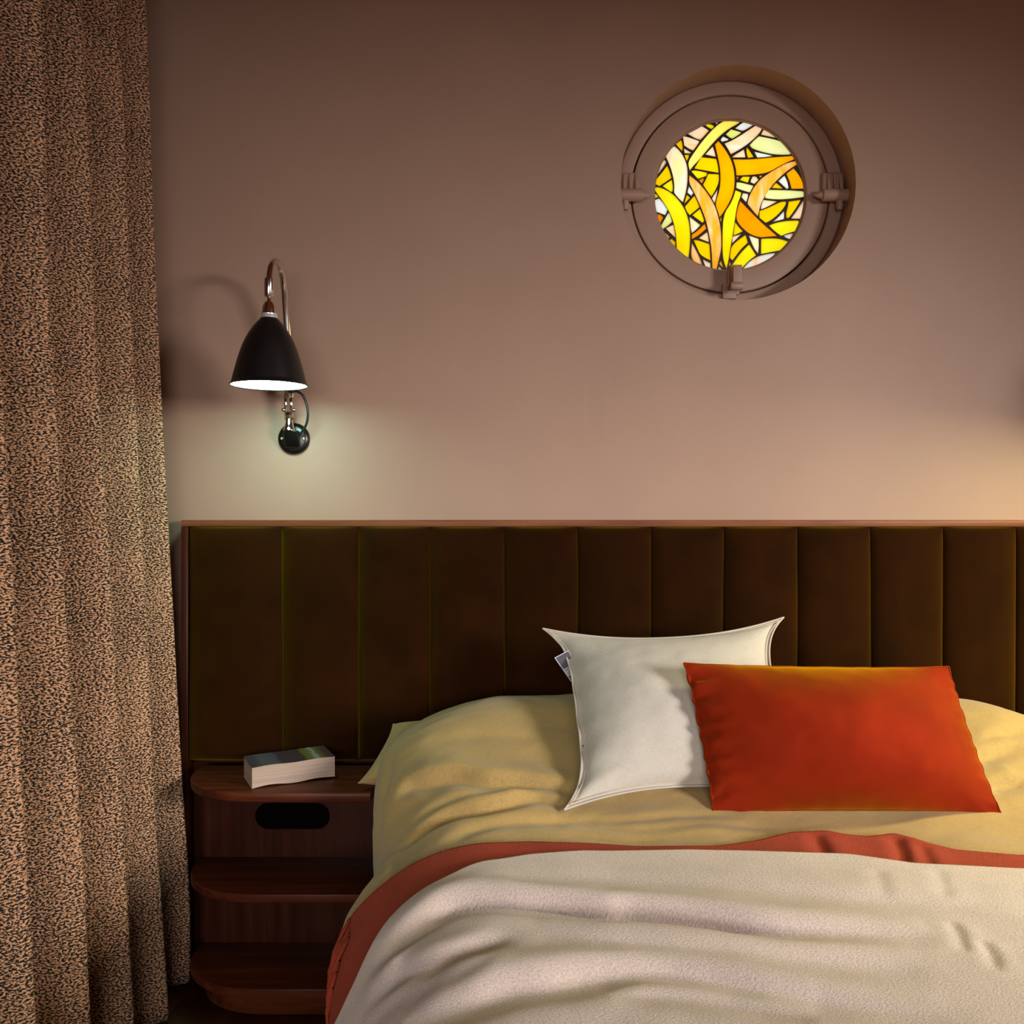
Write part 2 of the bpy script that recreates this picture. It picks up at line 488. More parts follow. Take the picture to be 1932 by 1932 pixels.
PANES = {  # outlines on the glass, 0..1932 square with the disc centred on (947, 941), radius 878
 'light': [[(895,62),(985,60),(1075,68),(1060,95),(960,150),(880,205),(800,280),(720,370),(650,455),(580,540),(525,595),(485,650),(463,560),(500,490),(555,410),(620,320),(690,235),(770,150),(830,100)]],
 'yellow': [[(78,850),(100,838),(160,850),(250,895),(320,950),(400,1050),(450,1150),(480,1260),(492,1380),(490,1500),(478,1620),(468,1680),(400,1655),(335,1590),(328,1480),(322,1380),(300,1270),(265,1170),(215,1075),(150,980),(95,905),(78,880)],
  [(75,920),(95,922),(125,955),(82,972)],
  [(275,755),(290,830),(285,890),(270,900),(165,830)],
  [(500,655),(545,640),(690,672),(680,712),(580,745)],
  [(1105,718),(1190,718),(1165,790),(1070,760)],
  [(1020,875),(1090,905),(1080,950),(1050,1030),(1030,1120),(1015,1220),(1000,1330),(980,1450),(960,1560),(940,1700),(915,1800),(885,1720),(868,1620),(868,1480),(870,1300),(880,1200),(905,1120),(960,1040),(1000,950)],
  [(1320,1445),(1420,1438),(1540,1445),(1630,1475),(1625,1500),(1560,1580),(1440,1600),(1318,1625)],
  [(1180,1510),(1225,1580),(1262,1640),(1190,1690),(1120,1760),(1070,1818),(960,1818),(955,1800),(1000,1720),(1080,1610)],
  [(1410,1290),(1500,1255),(1620,1235),(1755,1230),(1765,1250),(1730,1330),(1715,1358),(1620,1385),(1555,1412),(1480,1360)],
  [(665,115),(690,103),(740,108),(768,125),(765,145),(738,163),(700,145)]],
 'amber': [[(322,340),(385,288),(400,330),(405,380),(398,425)],[(422,465),(478,462),(470,500),(450,540)],
  [(222,590),(250,650),(272,735),(200,785),(130,830),(88,810),(85,765),(120,720),(170,660)],
  [(240,1470),(275,1445),(318,1480),(315,1565),(275,1525)],
  [(545,610),(620,490),(795,510),(815,580),(825,675),(680,650),(540,625)],
  [(700,685),(825,690),(828,780),(790,870),(740,955),(690,890),(640,815),(680,740)],
  [(452,930),(490,965),(420,1040),(435,980)],
  [(540,940),(570,1000),(600,1075),(485,1170),(450,1130),(428,1070)],
  [(605,1095),(635,1170),(655,1235),(635,1260),(515,1170)],
  [(530,1462),(570,1458),(715,1505),(722,1580),(728,1700),(610,1640),(570,1550)],
  [(1150,375),(1170,390),(1235,490),(1165,500),(1148,440)],
  [(1495,790),(1570,850),(1565,860),(1440,852)],[(1295,708),(1338,705),(1308,735)],
  [(1300,1120),(1400,1085),(1550,1010),(1610,1010),(1612,1040),(1560,1120),(1460,1215),(1375,1260),(1300,1200)],
  [(1640,1010),(1780,990),(1770,1020),(1700,1130),(1640,1205),(1615,1200),(1610,1150),(1635,1060)],
  [(1015,1245),(1060,1310),(1108,1358),(995,1410)],
  [(975,1530),(1050,1460),(1140,1400),(1165,1490),(1080,1570),(985,1700),(955,1670),(960,1600)],
  [(850,1700),(880,1790),(830,1740)],[(945,1710),(968,1740),(945,1780)],[(848,1200),(860,1192),(850,1262),(838,1222)]],
 'orange': [[(780,345),(820,300),(860,345),(920,430),(970,520),(1000,620),(1012,720),(1010,830),(990,930),(940,1040),(870,1150),(835,1195),(815,1130),(785,1050),(800,980),(835,870),(845,760),(842,650),(825,540),(800,430)],
  [(990,515),(1150,518),(1300,508),(1450,492),(1690,475),(1710,500),(1705,518),(1560,580),(1400,675),(1250,695),(1100,705),(1030,705),(1025,620)],
  [(1615,685),(1700,620),(1750,680),(1800,760),(1820,860),(1675,862),(1655,780)]],
 'deep': [[(1075,1000),(1150,1080),(1240,1170),(1330,1260),(1430,1345),(1510,1415),(1400,1420),(1310,1432),(1200,1400),(1110,1330),(1050,1260),(1025,1195),(1045,1090)],
  [(590,760),(655,732),(650,755),(628,800)],[(660,1270),(680,1325),(590,1405),(510,1450),(508,1400),(580,1350)],
  [(1030,720),(1062,720),(1040,760)],[(105,1160),(140,1158),(178,1195),(135,1275),(115,1220)]],
 'lime': [[(240,1135),(265,1180),(280,1245),(230,1295),(165,1335),(145,1300)],
  [(905,225),(970,165),(1088,198),(1080,215),(985,275),(950,262)],
  [(1185,350),(1240,290),(1295,245),(1420,268),(1560,305),(1620,380),(1675,450),(1660,462),(1540,465),(1400,450),(1215,395)],
  [(1032,785),(1080,785),(1232,825),(1190,905),(1100,880),(1028,852)],
  [(1410,872),(1600,875),(1805,888),(1825,910),(1825,950),(1800,962),(1600,985),(1450,985),(1362,970),(1370,930)]],
 'cream': [[(205,485),(250,410),(305,360),(350,395),(400,460),(440,540),(460,620),(462,740),(450,850),(430,940),(405,1020),(360,980),(305,915),(300,890),(305,830),(295,740),(270,640),(240,560)],
  [(188,520),(210,545),(200,575),(115,690),(112,660),(145,590)],[(415,385),(500,435),(490,450),(425,445)],
  [(812,865),(800,950),(775,1030),(745,975)],[(480,1185),(610,1285),(560,1340),(510,1380),(500,1350)],
  [(635,1685),(728,1730),(728,1790),(700,1795),(670,1775)],[(825,1765),(858,1800),(855,1815),(820,1808)],
  [(1108,910),(1165,920),(1170,945),(1145,1020),(1090,960)],[(1175,1405),(1230,1425),(1292,1445),(1295,1530),(1285,1622),(1230,1550)]],
 'opal': [[(80,990),(130,972),(180,1030),(228,1105),(200,1170),(95,1130),(78,1060)],[(475,830),(528,905),(505,945),(458,905)],
  [(845,290),(875,248),(940,280),(930,295),(860,312)],[(1015,155),(1110,80),(1165,80),(1230,100),(1225,118),(1115,185),(1080,180)],
  [(1520,770),(1595,705),(1630,780),(1642,850),(1620,865)],[(1588,1120),(1590,1160),(1588,1215),(1455,1250),(1530,1185)],
  [(1580,1410),(1640,1388),(1695,1382),(1660,1450),(1610,1435)],[(1238,425),(1330,445),(1440,468),(1460,478),(1380,490),(1275,498)],
  [(1110,1790),(1180,1710),(1280,1650),(1400,1620),(1490,1610),(1440,1670),(1300,1750),(1180,1800),(1120,1812)]],
 'peach': [[(785,85),(815,82),(815,98),(795,108)],[(460,218),(630,128),(705,175),(705,190),(610,290),(555,275)],
  [(405,250),(430,243),(595,300),(595,320),(525,415),(470,390),(420,355)],
  [(295,1280),(312,1350),(318,1435),(205,1325),(250,1300)],[(175,1355),(250,1420),(245,1435),(225,1440)],
  [(665,460),(755,365),(775,420),(790,488)],[(690,1365),(705,1430),(708,1485),(590,1440)],
  [(890,330),(960,305),(1050,255),(1150,190),(1270,112),(1335,140),(1330,165),(1290,225),(1200,310),(1110,375),(1020,430),(965,458),(930,390)],
  [(1355,160),(1440,195),(1515,255),(1500,268),(1320,230),(1325,210)],[(975,495),(1020,458),(1120,400),(1138,495)],
  [(1745,598),(1760,605),(1772,640)],[(1205,745),(1225,715),(1262,718),(1290,755),(1240,805),(1195,785)],
  [(1345,990),(1510,1008),(1400,1070),(1315,1105),(1325,1040)],[(1815,995),(1822,1050),(1800,1150),(1780,1212),(1670,1210),(1740,1110)],
  [(985,1420),(1090,1388),(1030,1450),(980,1500)]],
 'streak': [[(480,700),(540,745),(600,800),(670,880),(730,970),(780,1060),(820,1180),(845,1300),(855,1400),(858,1550),(830,1680),(800,1800),(775,1810),(750,1790),(745,1650),(735,1530),(715,1420),(690,1290),(650,1160),(590,1020),(530,890),(475,790)],
  [(1725,535),(1740,555),(1735,580),(1640,640),(1540,725),(1450,820),(1380,920),(1330,1010),(1300,1100),(1285,1185),(1240,1140),(1160,1035),(1175,960),(1230,850),(1310,750),(1400,685),(1520,610),(1630,555)],
  [(510,1490),(560,1580),(600,1660),(632,1750),(600,1752),(540,1720),(498,1655)]],
}
GL = {
 'light': mat_glass('glass_light_yellow', [(.3, (.98, .74, .06)), (.7, (1, .85, .16))]),
 'yellow': mat_glass('glass_yellow', [(.3, (.92, .66, .0)), (.7, (1, .80, .01))]),
 'amber': mat_glass('glass_amber', [(.3, (1, .50, .0)), (.7, (.95, .66, .0))]),
 'orange': mat_glass('glass_orange', [(.3, (1, .30, .0)), (.7, (1, .46, .0))]),
 'deep': mat_glass('glass_deep_orange', [(.3, (1, .22, .0)), (.7, (1, .36, .0))]),
 'lime': mat_glass('glass_lime', [(.3, (.72, .74, .10)), (.7, (.80, .82, .38))]),
 'cream': mat_glass('glass_cream', [(.3, (1, .76, .30)), (.5, (.92, .80, .56)), (.72, (.95, .60, .28))], (40, 8, 12), .3),
 'opal': mat_glass('glass_opal', [(.3, (.80, .84, .80)), (.55, (.82, .80, .70)), (.72, (1, .55, .22))], (30, 8, 8), .8),
 'peach': mat_glass('glass_peach', [(.28, (.9, .78, .62)), (.5, (.98, .66, .38)), (.72, (1, .42, .06))], (12, 8, 40), .4),
 'streak': mat_glass('glass_streaky_orange', [(.30, (.85, .80, .70)), (.40, (1, .55, .22)), (.55, (1, .38, .01)), (.72, (1, .52, .12))], (26, 8, 9), .35),
}
def smooth_poly(p, it=2):
    p = [Vector(q) for q in p]
    for _ in range(it):
        n = len(p); out = []
        for i in range(n):
            a, b_, c = p[i - 1], p[i], p[(i + 1) % n]
            d1 = (b_ - a); d2 = (c - b_)
            ang = abs(d1.angle_signed(d2, 0)) if d1.length > 0 and d2.length > 0 else 0
            if ang > math.radians(42): out.append(b_)
            else:
                out.append(b_ - d1 * .25); out.append(b_ + d2 * .25)
        p = out
    return p
def in_poly(c, poly):
    r = False; n = len(poly); j = n - 1
    for i in range(n):
        a, b_ = poly[i], poly[j]
        if (a.y > c.y) != (b_.y > c.y) and c.x < (b_.x - a.x) * (c.y - a.y) / (b_.y - a.y) + a.x: r = not r
        j = i
    return r
GR = .202
def g2w(q): return Vector((WX + (q[0] - 947) / 878 * GR, WZ - (q[1] - 941) / 878 * GR))
polys = []
for k, lst in PANES.items():
    for pl in lst:
        polys.append((k, [g2w(q) for q in smooth_poly(pl)]))
disc = [(WX + .2052 * math.cos(2 * math.pi * i / 96), WZ + .2052 * math.sin(2 * math.pi * i / 96)) for i in range(96)]
bbs = [(min(p.x for p in q), max(p.x for p in q), min(p.y for p in q), max(p.y for p in q), q) for _, q in polys]
V, FF = plate_with_holes(disc, [[tuple(p) for p in q] for _, q in polys],
        lambda c: any(x0 < c.x < x1 and y0 < c.y < y1 and in_poly(c, q) for x0, x1, y0, y1, q in bbs))
lead = obj('lead_came', [(v.x, .100, v.y) for v in V], FF, M['lead'], win)
sd = lead.modifiers.new('thickness', 'SOLIDIFY'); sd.thickness = .006; sd.offset = 0
lead['label'] = 'dark lead strips between the panes'
for k, q in polys:
    c = sum(q, Vector((0, 0))) / len(q)
    n = len(q)
    grow = [c + (p - c) * 1.0 for p in q]
    vs = [(p.x, .0985, p.y) for p in grow] + [(p.x, .1015, p.y) for p in grow]
    fs = [tuple(range(n)), tuple(range(2 * n - 1, n - 1, -1))] + [(i, i + n, (i + 1) % n + n, (i + 1) % n) for i in range(n)]
    # single sheet is enough for a translucent pane: front face only plus rim
    o = obj('pane', vs[:n], [tuple(range(n))], GL[k], lead)

# painted pivots left and right, and the latch below
for s in (-1, 1):
    h = empty('pivot_hinge', (WX + s * .272, .084, WZ), win); h.matrix_parent_inverse = parent_inv(win)
    hx = WX + s * .272
    pl_ = box('hinge_plate', hx - .029, hx + .029, .074, .086, WZ - .008, WZ + .055, M['wall'], h, .008)
    for t in (-.013, .003, .019):
        v, f = box_vf(hx + t - .0045, hx + t + .0045, .062, .075, WZ + .0, WZ + .05)
        for i in (4, 5): v[i] = (v[i][0], .072, v[i][2])
        o = obj('rib', v, f, M['wall'], h); bevel(o, .0025)
    lathe('barrel', [(.0, -.034), (.015, -.034), (.0165, -.03), (.0165, .03), (.015, .034), (.0, .034)], (hx, .060, WZ - .012), M['wall'], h, 24, 'x')
    lathe('pivot_tip', [(.010, 0), (.010, -s * .004), (.007, -s * .012), (.0015, -s * .021)], (hx - s * .034, .060, WZ - .012), M['wall'], h, 20, 'x')
    lathe('lug', [(.0, -.03), (.007, -.028), (.009, -.018), (.009, 0)], (hx + s * .012, .062, WZ - .022), M['wall'], h, 20)
la = empty('latch', (WX, .08, WZ - .23), win); la.matrix_parent_inverse = parent_inv(win)
box('latch_plate', WX - .010, WX + .022, .074, .0862, WZ - .272, WZ - .205, M['wall'], la, .002)
box('latch_bar', WX - .006, WX + .018, .030, .075, WZ - .262, WZ - .204, M['wall'], la, .002)
box('latch_foot', WX - .024, WX + .014, .072, .084, WZ - .284, WZ - .243, M['wall'], la, .003)
lathe('latch_knob', [(0, -.016), (.009, -.016), (.011, -.012), (.011, .012), (.009, .016), (0, .016)], (WX + .002, .026, WZ - .262), M['wall'], la, 24, 'x')

# ------------------------------------------------------------------ headboard
HY = -.062
hb = empty('headboard', (0, 0, .3))
tag(hb, 'dark mustard velvet channel-tufted headboard with walnut frame behind the bed', 'headboard')
hz1 = P(0, 981.5, HY).z; hzr = P(0, 993.5, HY).z
hx0 = P(341, 0, HY).x; hx1 = 1.86
box('top_rail', hx0, hx1, HY + .002, -.001, hzr, hz1, M['rail_lit'], hb, .001)
box('side_stile', hx0, hx0 + .017, HY + .002, -.001, .02, hzr - .0005, M['wood_z_shaded'], hb, .001)
box('back_board', hx0 + .018, hx1 - .02, -.02, -.001, .002, hzr - .002, M['wood_z_shaded'], hb)
seams = [357, 531, 676, 812.5, 952, 1091, 1227.5, 1366, 1505.5, 1644, 1780.5, 1918, 2056, 2194, 2332]
rng = random.Random(3)
for i in range(len(seams) - 1):
    xa = P(seams[i], 0, HY).x; xb = P(seams[i + 1], 0, HY).x
    zb, zt = .525 if i < 3 else .45, hzr - .0015
    nu, nv = 33, 40
    vs = []
    off = rng.uniform(-.0012, .0012)
    for j in range(nv):
        tv = j / (nv - 1); tv = .5 - .5 * math.cos(math.pi * tv)
        z = zb + (zt - zb) * tv
        for k in range(nu):
            t = -1 + 2 * k / (nu - 1); t = math.sin(t * math.pi / 2)
            bulge = max(0., 1 - abs(t) ** 2.8) ** .62
            vt = min(1, (zt - z) / .045); vb = min(1, (z - zb) / .024)
            edge = math.sqrt(max(0, 1 - (1 - vt) ** 2)) * math.sqrt(max(0, 1 - (1 - vb) ** 2))
            wob = .0012 * fbm(z * 5 + i * 7, t * 2, 3) if abs(t) < 1 else 0
            dep = .001 + (.024 + wob) * bulge * edge + off * bulge
            sway = .0028 * fbm(z * 2.2, i * 5.3, .7)
            sway2 = .0028 * fbm(z * 2.2, (i + 1) * 5.3, .7)
            xx = (xa + sway + .0003) * (1 - t) / 2 + (xb + sway2 - .0003) * (1 + t) / 2
            vs.append((xx, HY + .024 - dep - .019, z))
    obj('channel_panel', vs, [f for f in grid_faces(nu, nv)], M['velvet'], hb, True)

# ------------------------------------------------------------------ curtain
def make_curtain():
    zs = np.linspace(.012, 2.70, 90)
    ys = np.linspace(-.125, -1.06, 420)
    ridges = [-.150, -.325, -.505, -.685, -.865, -1.045]
    vs, uv = [], []
    for z in zs:
        u = 0; prev = None
        k = z / 2.4
        for y in ys:
            xr = -.775 - .112 * k - .012 * math.sin(k * 2.6)
            # phase: 0 on a ridge
            yy = y + .010 * fbm(z * .7, y * 2, 1.3) * (1 + .5 * k)
            ph = (yy + .150) / .178
            c = .5 + .5 * math.cos(2 * math.pi * ph)
            c = c ** 2.6
            amp = (.185 - .035 * k) * (1 + .25 * fbm(math.floor(-ph + .5) * 3.1, z * .5, 9.))
            x = xr - amp * (1 - c)
            # secondary pleats in the cloth, stronger towards the top
            x += (.003 + .004 * k) * math.sin(2 * math.pi * (yy * 15.5 + .4 * fbm(y * 6, z * .4, 4))) * (.35 + .65 * (1 - c))
            x += .004 * fbm(y * 9, z * 1.1, 2.2)
            if z < .56 and y > -.33: x = min(x, -.786)
            p = Vector((x, y + .055 * (c - .5) * min(1, (-.11 - y) / .1), z))
            if prev is not None: u += (Vector((p.x, p.y)) - Vector((prev.x, prev.y))).length
            prev = p
            vs.append(p); uv.append((u, z))
    o = obj('curtain', vs, grid_faces(len(ys), len(zs)), M['boucle'], None, True, uv)
    s = o.modifiers.new('thickness', 'SOLIDIFY'); s.thickness = .004; s.offset = -1
    tag(o, 'full-length brown and black flecked boucle curtain in deep folds beside the headboard', 'curtain')
make_curtain()

# ------------------------------------------------------------------ nightstand
NY0, NY1 = -.075, -.303
ns = empty('nightstand', (-.56, -.18, 0))
tag(ns, 'walnut open nightstand with three rounded shelves between curtain and bed', 'nightstand')
def shelf(name, ztop, x0=-.775, x1=-.318, y0=NY0, y1=NY1, th=.0195, rx=.20, ry=.185):
    out = [(x1, y0), (x1, y1)]
    for i in range(33):
        a = math.pi / 2 * i / 32
        out.append((x0 + rx - rx * math.sin(a) ** .92, y1 + ry - ry * math.cos(a) ** .92 if math.cos(a) > 0 else y1 + ry))
    out.append((x0 + .004, y0))
    n = len(out)
    vs = [(x, y, ztop - th) for x, y in out] + [(x, y, ztop) for x, y in out]
    fs = [tuple(range(n)), tuple(range(2 * n - 1, n - 1, -1))] + [(i, i + n, (i + 1) % n + n, (i + 1) % n) for i in range(n)]
    o = obj(name, vs, fs, M['wood'], ns)
    fixn(o); bevel(o, .0018, 2)
    return o
def fixn(o):
    bm = bmesh.new(); bm.from_mesh(o.data); bmesh.ops.recalc_face_normals(bm, faces=bm.faces); bm.to_mesh(o.data); bm.free()
shelf('top_shelf', .517)
shelf('middle_shelf', .290)
shelf('bottom_shelf', .077)
# back panel with the pill-shaped cable cut-out
zc = .392; cut = []
xa_, xb_ = P(507, 0, -.08).x, P(598, 0, -.08).x; rr = .033
for i in range(17):
    a = -math.pi / 2 + math.pi * i / 16; cut.append((xb_ + rr * math.cos(a), zc + rr * math.sin(a)))
for i in range(17):
    a = math.pi / 2 + math.pi * i / 16; cut.append((xa_ + rr * math.cos(a), zc + rr * math.sin(a)))
cutv = [Vector(c) for c in cut]
V, FF = plate_with_holes([(-.768, .0), (-.32, .0), (-.32, .4975), (-.768, .4975)], [cut], lambda c: in_poly(c, cutv))
bp_ = obj('back_panel', [(v.x, -.078, v.y) for v in V], FF, M['wood_z_shaded'], ns)
s_ = bp_.modifiers.new('thickness', 'SOLIDIFY'); s_.thickness = .010; s_.offset = 0
box('niche_shade', -.76, -.36, -.071, -.066, .33, .45, M['dark'], ns)  # black sheet behind the cut-out stands for the shade inside
shelf('plinth', .0575, -.750, -.325, NY0, NY1 + .035, .0575, .19, .17)

# ------------------------------------------------------------------ paperback book
def make_book():
    o0 = Vector((-.594, -.270, .517))
    a = math.radians(26); e1 = Vector((math.cos(a), math.sin(a), 0)); e2 = Vector((-math.sin(a), math.cos(a), 0))
    L, W, H = .192, .108, .047
    bk = empty('book', o0)
    tag(bk, 'thick worn paperback book lying on the nightstand top', 'book')
    nu, nv = 40, 24
    def lift(s, t):      # the soft pages wave and curl a little
        return .0045 * math.sin(s * 5.4 + .4) ** 2 * (1 - .6 * t) * (1 - s) ** .3 + .004 * s
    def slab(name, z0, z1, mat, ov, mf=None):
        vs, fs, uv = [], [], []
        for lvl in (0, 1):
            for j in range(nv):
                for i in range(nu):
                    s = i / (nu - 1); t = j / (nv - 1)
                    zz = (z0, z1)[lvl]
                    p = o0 + e1 * (s * (L + 2 * ov) - ov) + e2 * (t * (W + ov) - ov)
                    low = 1 - .55 * (zz / H)
                    p.z += zz + lift(s, t) * low + .002 * s * (zz / H) + .0004
                    vs.append(p); uv.append((s, t))
        n = nu * nv
        g = grid_faces(nu, nv)
        fs += [tuple(reversed(f)) for f in g] + [tuple(q + n for q in f) for f in g]
        bd = [i for i in range(nu)] + [j * nu + nu - 1 for j in range(1, nv)] + [(nv - 1) * nu + i for i in range(nu - 2, -1, -1)] + [j * nu for j in range(nv - 2, 0, -1)]
        m = len(bd)
        fs += [(bd[i], bd[(i + 1) % m], bd[(i + 1) % m] + n, bd[i] + n) for i in range(m)]
        o = obj(name, vs, fs, mat, bk, False, uv); return o
    # paper edges: fine page lines
    mp_, nt, b, _ = nodes('page_edges')
    v = coords(nt, 'Object', (3, 3, 900)); f = ntex(nt, v, 1.0, 3, .7)
    nt.links.new(ramp(nt, f, [(.3, (.30, .19, .14)), (.55, (.45, .32, .25)), (.8, (.52, .39, .31))]), b.inputs['Base Color'])
    b.inputs['Roughness'].default_value = .9; bump(nt, b, f, .3, .001)
    # printed cover
    mc, nt, b, _ = nodes('printed_cover')
    tc = nt.nodes.new('ShaderNodeTexCoord'); sp = nt.nodes.new('ShaderNodeSeparateXYZ'); nt.links.new(tc.outputs['UV'], sp.inputs[0])
    nz = ntex(nt, coords(nt, 'UV', (7, 5, 1)), 1.0, 3)
    xx = mathn(nt, 'ADD', sp.outputs['X'], mathn(nt, 'MULTIPLY', mathn(nt, 'SUBTRACT', nz, .5), .10))
    c = ramp(nt, xx, [(.0, (.06, .045, .04)), (.10, (.06, .06, .07)), (.14, (.085, .09, .095)), (.33, (.08, .08, .09)), (.36, (.055, .034, .042)), (.64, (.06, .034, .040)), (.67, (.13, .115, .015)), (.74, (.15, .14, .03)), (.80, (.30, .29, .28)), (.84, (.14, .13, .03)), (.91, (.10, .05, .04)), (1, (.06, .04, .04))])
    nt.links.new(c, b.inputs['Base Color']); b.inputs['Roughness'].default_value = .35
    slab('page_block', .0012, H, mp_, 0)
    slab('front_cover', H + .0002, H + .0011, mc, .0008)
    slab('back_cover', 0, .0010, M['paper'], .0008)
make_book()

# ------------------------------------------------------------------ wall lamps
def make_lamp(X, power, col, label, Y=-.24, tilt=0.0):
    lp = empty('wall_lamp', (X, 0, 1.339))
    tag(lp, label, 'lamp')
    lathe('wall_plate', [(.0, -.014), (.030, -.0135), (.038, -.010), (.041, -.004), (.041, -.0005), (0, -.0005)], (X, 0, 1.339), M['bakelite'], lp, 48, 'y')
    v, f = box_vf(X - .019, X + .019, -.044, -.012, 1.314, 1.358)
    for i in (0, 1): v[i] = (v[i][0] * 1, -.020, v[i][2])
    bl = obj('swivel_block', v, f, M['bakelite'], lp); bevel(bl, .004)
    for s in (-1, 1):
        lathe('screw', [(0, -.0165), (.003, -.0165), (.0042, -.015), (.0042, -.012)], (X + s * .028, 0, 1.339), M['brass'], lp, 16, 'y')
    # chrome knuckle standing on the block, fork and tightening knobs
    lathe('knuckle', [(.015, 0), (.0155, .003), (.012, .010), (.0095, .022), (.009, .034), (0, .036)], (X - .004, -.034, 1.357), M['chrome'], lp, 24)
    lathe('pivot_ball', [(0, -.011), (.008, -.0075), (.011, 0), (.008, .0075), (0, .011)], (X - .004, -.040, 1.396), M['chrome'], lp, 24)
    for s in (-1, 1):
        tube('fork', [(X - .004 + s * .008, -.036, 1.385), (X - .004 + s * .007, -.042, 1.42), (X - .004 + s * .006, -.047, 1.452)], .0042, M['chrome'], lp)
        lathe('wing_knob', [(0, -.005), (.004, -.004), (.0052, 0), (.004, .004), (0, .005)], (X - .004 + s * .013, -.041, 1.409), M['chrome'], lp, 16, 'x')
    tube('cable', catmull([(X - .002, -.052, 1.456), (X + .012, -.054, 1.457), (X + .033, -.050, 1.446), (X + .045, -.046, 1.412), (X + .042, -.040, 1.378), (X + .026, -.030, 1.353), (X + .014, -.022, 1.344)], 8), .0032, M['cable'], lp)
    tube('cable_grip', [(X - .004, -.050, 1.455), (X + .014, -.054, 1.457)], .006, M['cable'], lp)
    # gooseneck arm
    path = [(X - .004, -.046, 1.440), (X - .002, -.058, 1.50), (X, -.075, 1.59), (X, -.090, 1.66), (X, Y * .45, 1.712), (X, Y * .583, 1.742), (X, Y * .75, 1.748), (X, Y * .9, 1.730), (X, Y * .983, 1.700), (X, Y, 1.672)]
    tube('arm', catmull(path, 8), .0076, M['chrome'], lp, 14)
    tube('arm_cable', catmull([(p[0] + .0105 * (1 - .19 * i), p[1] + .005, p[2] - .002) for i, p in enumerate(path[:6])], 8), .0030, M['brass'], lp)
    # swivel joint, socket and collar above the shade
    lathe('arm_sleeve', [(.008, .045), (.011, .043), (.011, .004), (.009, 0)], (X, Y, 1.648), M['chrome'], lp, 24)
    lathe('swivel_stem', [(.0045, .03), (.0045, .004), (.0075, .0)], (X, Y, 1.632), M['chrome'], lp, 20)
    lathe('lamp_socket', [(.003, .030), (.010, .028), (.0155, .018), (.0165, .006), (.0165, 0)], (X, Y, 1.608), M['chrome'], lp, 32)
    lathe('shade_collar', [(.0165, .0105), (.019, .0095), (.0185, .006), (.0195, .004), (.0195, -.001), (.0165, -.002)], (X, Y, 1.599), M['ring'], lp, 32)
    pr = [(.0185, 1.600), (.0275, 1.590), (.038, 1.577), (.047, 1.563), (.0545, 1.549), (.0615, 1.533), (.067, 1.517), (.0722, 1.500), (.0768, 1.4825), (.0805, 1.4685), (.0838, 1.455), (.0858, 1.4475), (.0885, 1.4455), (.0895, 1.4435), (.0880, 1.4420), (.0862, 1.4432)]
    lathe('lamp_shade', [(r, z - 1.5) for r, z in pr], (X, Y, 1.5), M['black'], lp, 64, caps=False)
    inn = [(r - .0016, z - .001) for r, z in pr[:12]] + [(.0866, 1.4440)]
    rf = lathe('shade_lining', [(r, z - 1.5) for r, z in inn], (X, Y, 1.5), M['reflector'], lp, 64, caps=False)
    rf['label'] = 'white inside of the shade'
    lathe('bulb', [(0, -.026), (.008, -.024), (.014, -.018), (.0165, -.009), (.015, .002), (.012, .014), (.011, .03)], (X, Y, 1.566), mat_emit('bulb_glow', col, 2.0), lp, 32)
    # glowing diffuser disc just inside the rim
    nn_ = 48
    vs = [(X, Y, 1.4495)] + [(X + .0825 * math.cos(2 * math.pi * i / nn_), Y + .0825 * math.sin(2 * math.pi * i / nn_), 1.4485) for i in range(nn_)]
    obj('diffuser', vs, [(0, (i + 1) % nn_ + 1, i + 1) for i in range(nn_)], mat_emit('diffuser_glow', col, power), lp)['label'] = 'glowing white lamp opening'
    if tilt:     # the shade swivels on its stem
        from mathutils import Matrix
        piv = Vector((X, Y, 1.64))
        m = Matrix.Translation(piv) @ Matrix.Rotation(tilt, 4, Vector((-.62, .78, 0))) @ Matrix.Translation(-piv)
        for o in lp.children:
            if o.name.split('.')[0] in ('lamp_socket', 'shade_collar', 'lamp_shade', 'shade_lining', 'bulb', 'diffuser', 'swivel_stem'):
                o.data.transform(m)
    return lp
make_lamp(-.563, LAMP_L, LAMP_L_COL, 'black cone-shaped wall lamp with chrome gooseneck arm, lit, above the nightstand')
make_lamp(1.77, LAMP_R, LAMP_R_COL, 'lit warm yellow wall lamp at the right-hand end of the headboard', -.62, math.radians(12))

# ------------------------------------------------------------------ bed
XC = .50
def interp(x, xs, ys):
    return np.interp(x, xs, ys)
ZY = [-2.2, -1.2, -.85, -.70, -.60, -.52, -.42, -.32, -.22, -.14, -.09, -.06]
ZZ = [.530, .538, .545, .553, .575, .608, .660, .705, .718, .700, .655, .60]
SY = [-2.2, -1.2, -.85, -.72, -.61, -.45, -.33, -.25, -.15, -.06]
SX = [-.200, -.225, -.288, -.310, -.268, -.288, -.305, -.300, -.275, -.26]
def smooth_interp(y, xs, ys):
    r = 0
    for k, wgt in ((-.03, .25), (0, .5), (.03, .25)):
        r = r + wgt * np.interp(np.asarray(y) + k, xs, ys)
    return r
NCL, NCE, NCT, NCR = 34, 40, 210, 40
def cross_param():
    """stations across the bed: ('d' drop, 'e' shoulder, 't' top) left to right"""
    st = [('d', i / NCL) for i in range(NCL)] + [('e', i / NCE) for i in range(NCE)] + [('t', i / NCT) for i in range(NCT)]
    st += [('r', i / NCR) for i in range(NCR)] + [('s', i / 12) for i in range(13)]
    return st
STN = cross_param()
NC = len(STN)
ZLOW = .10
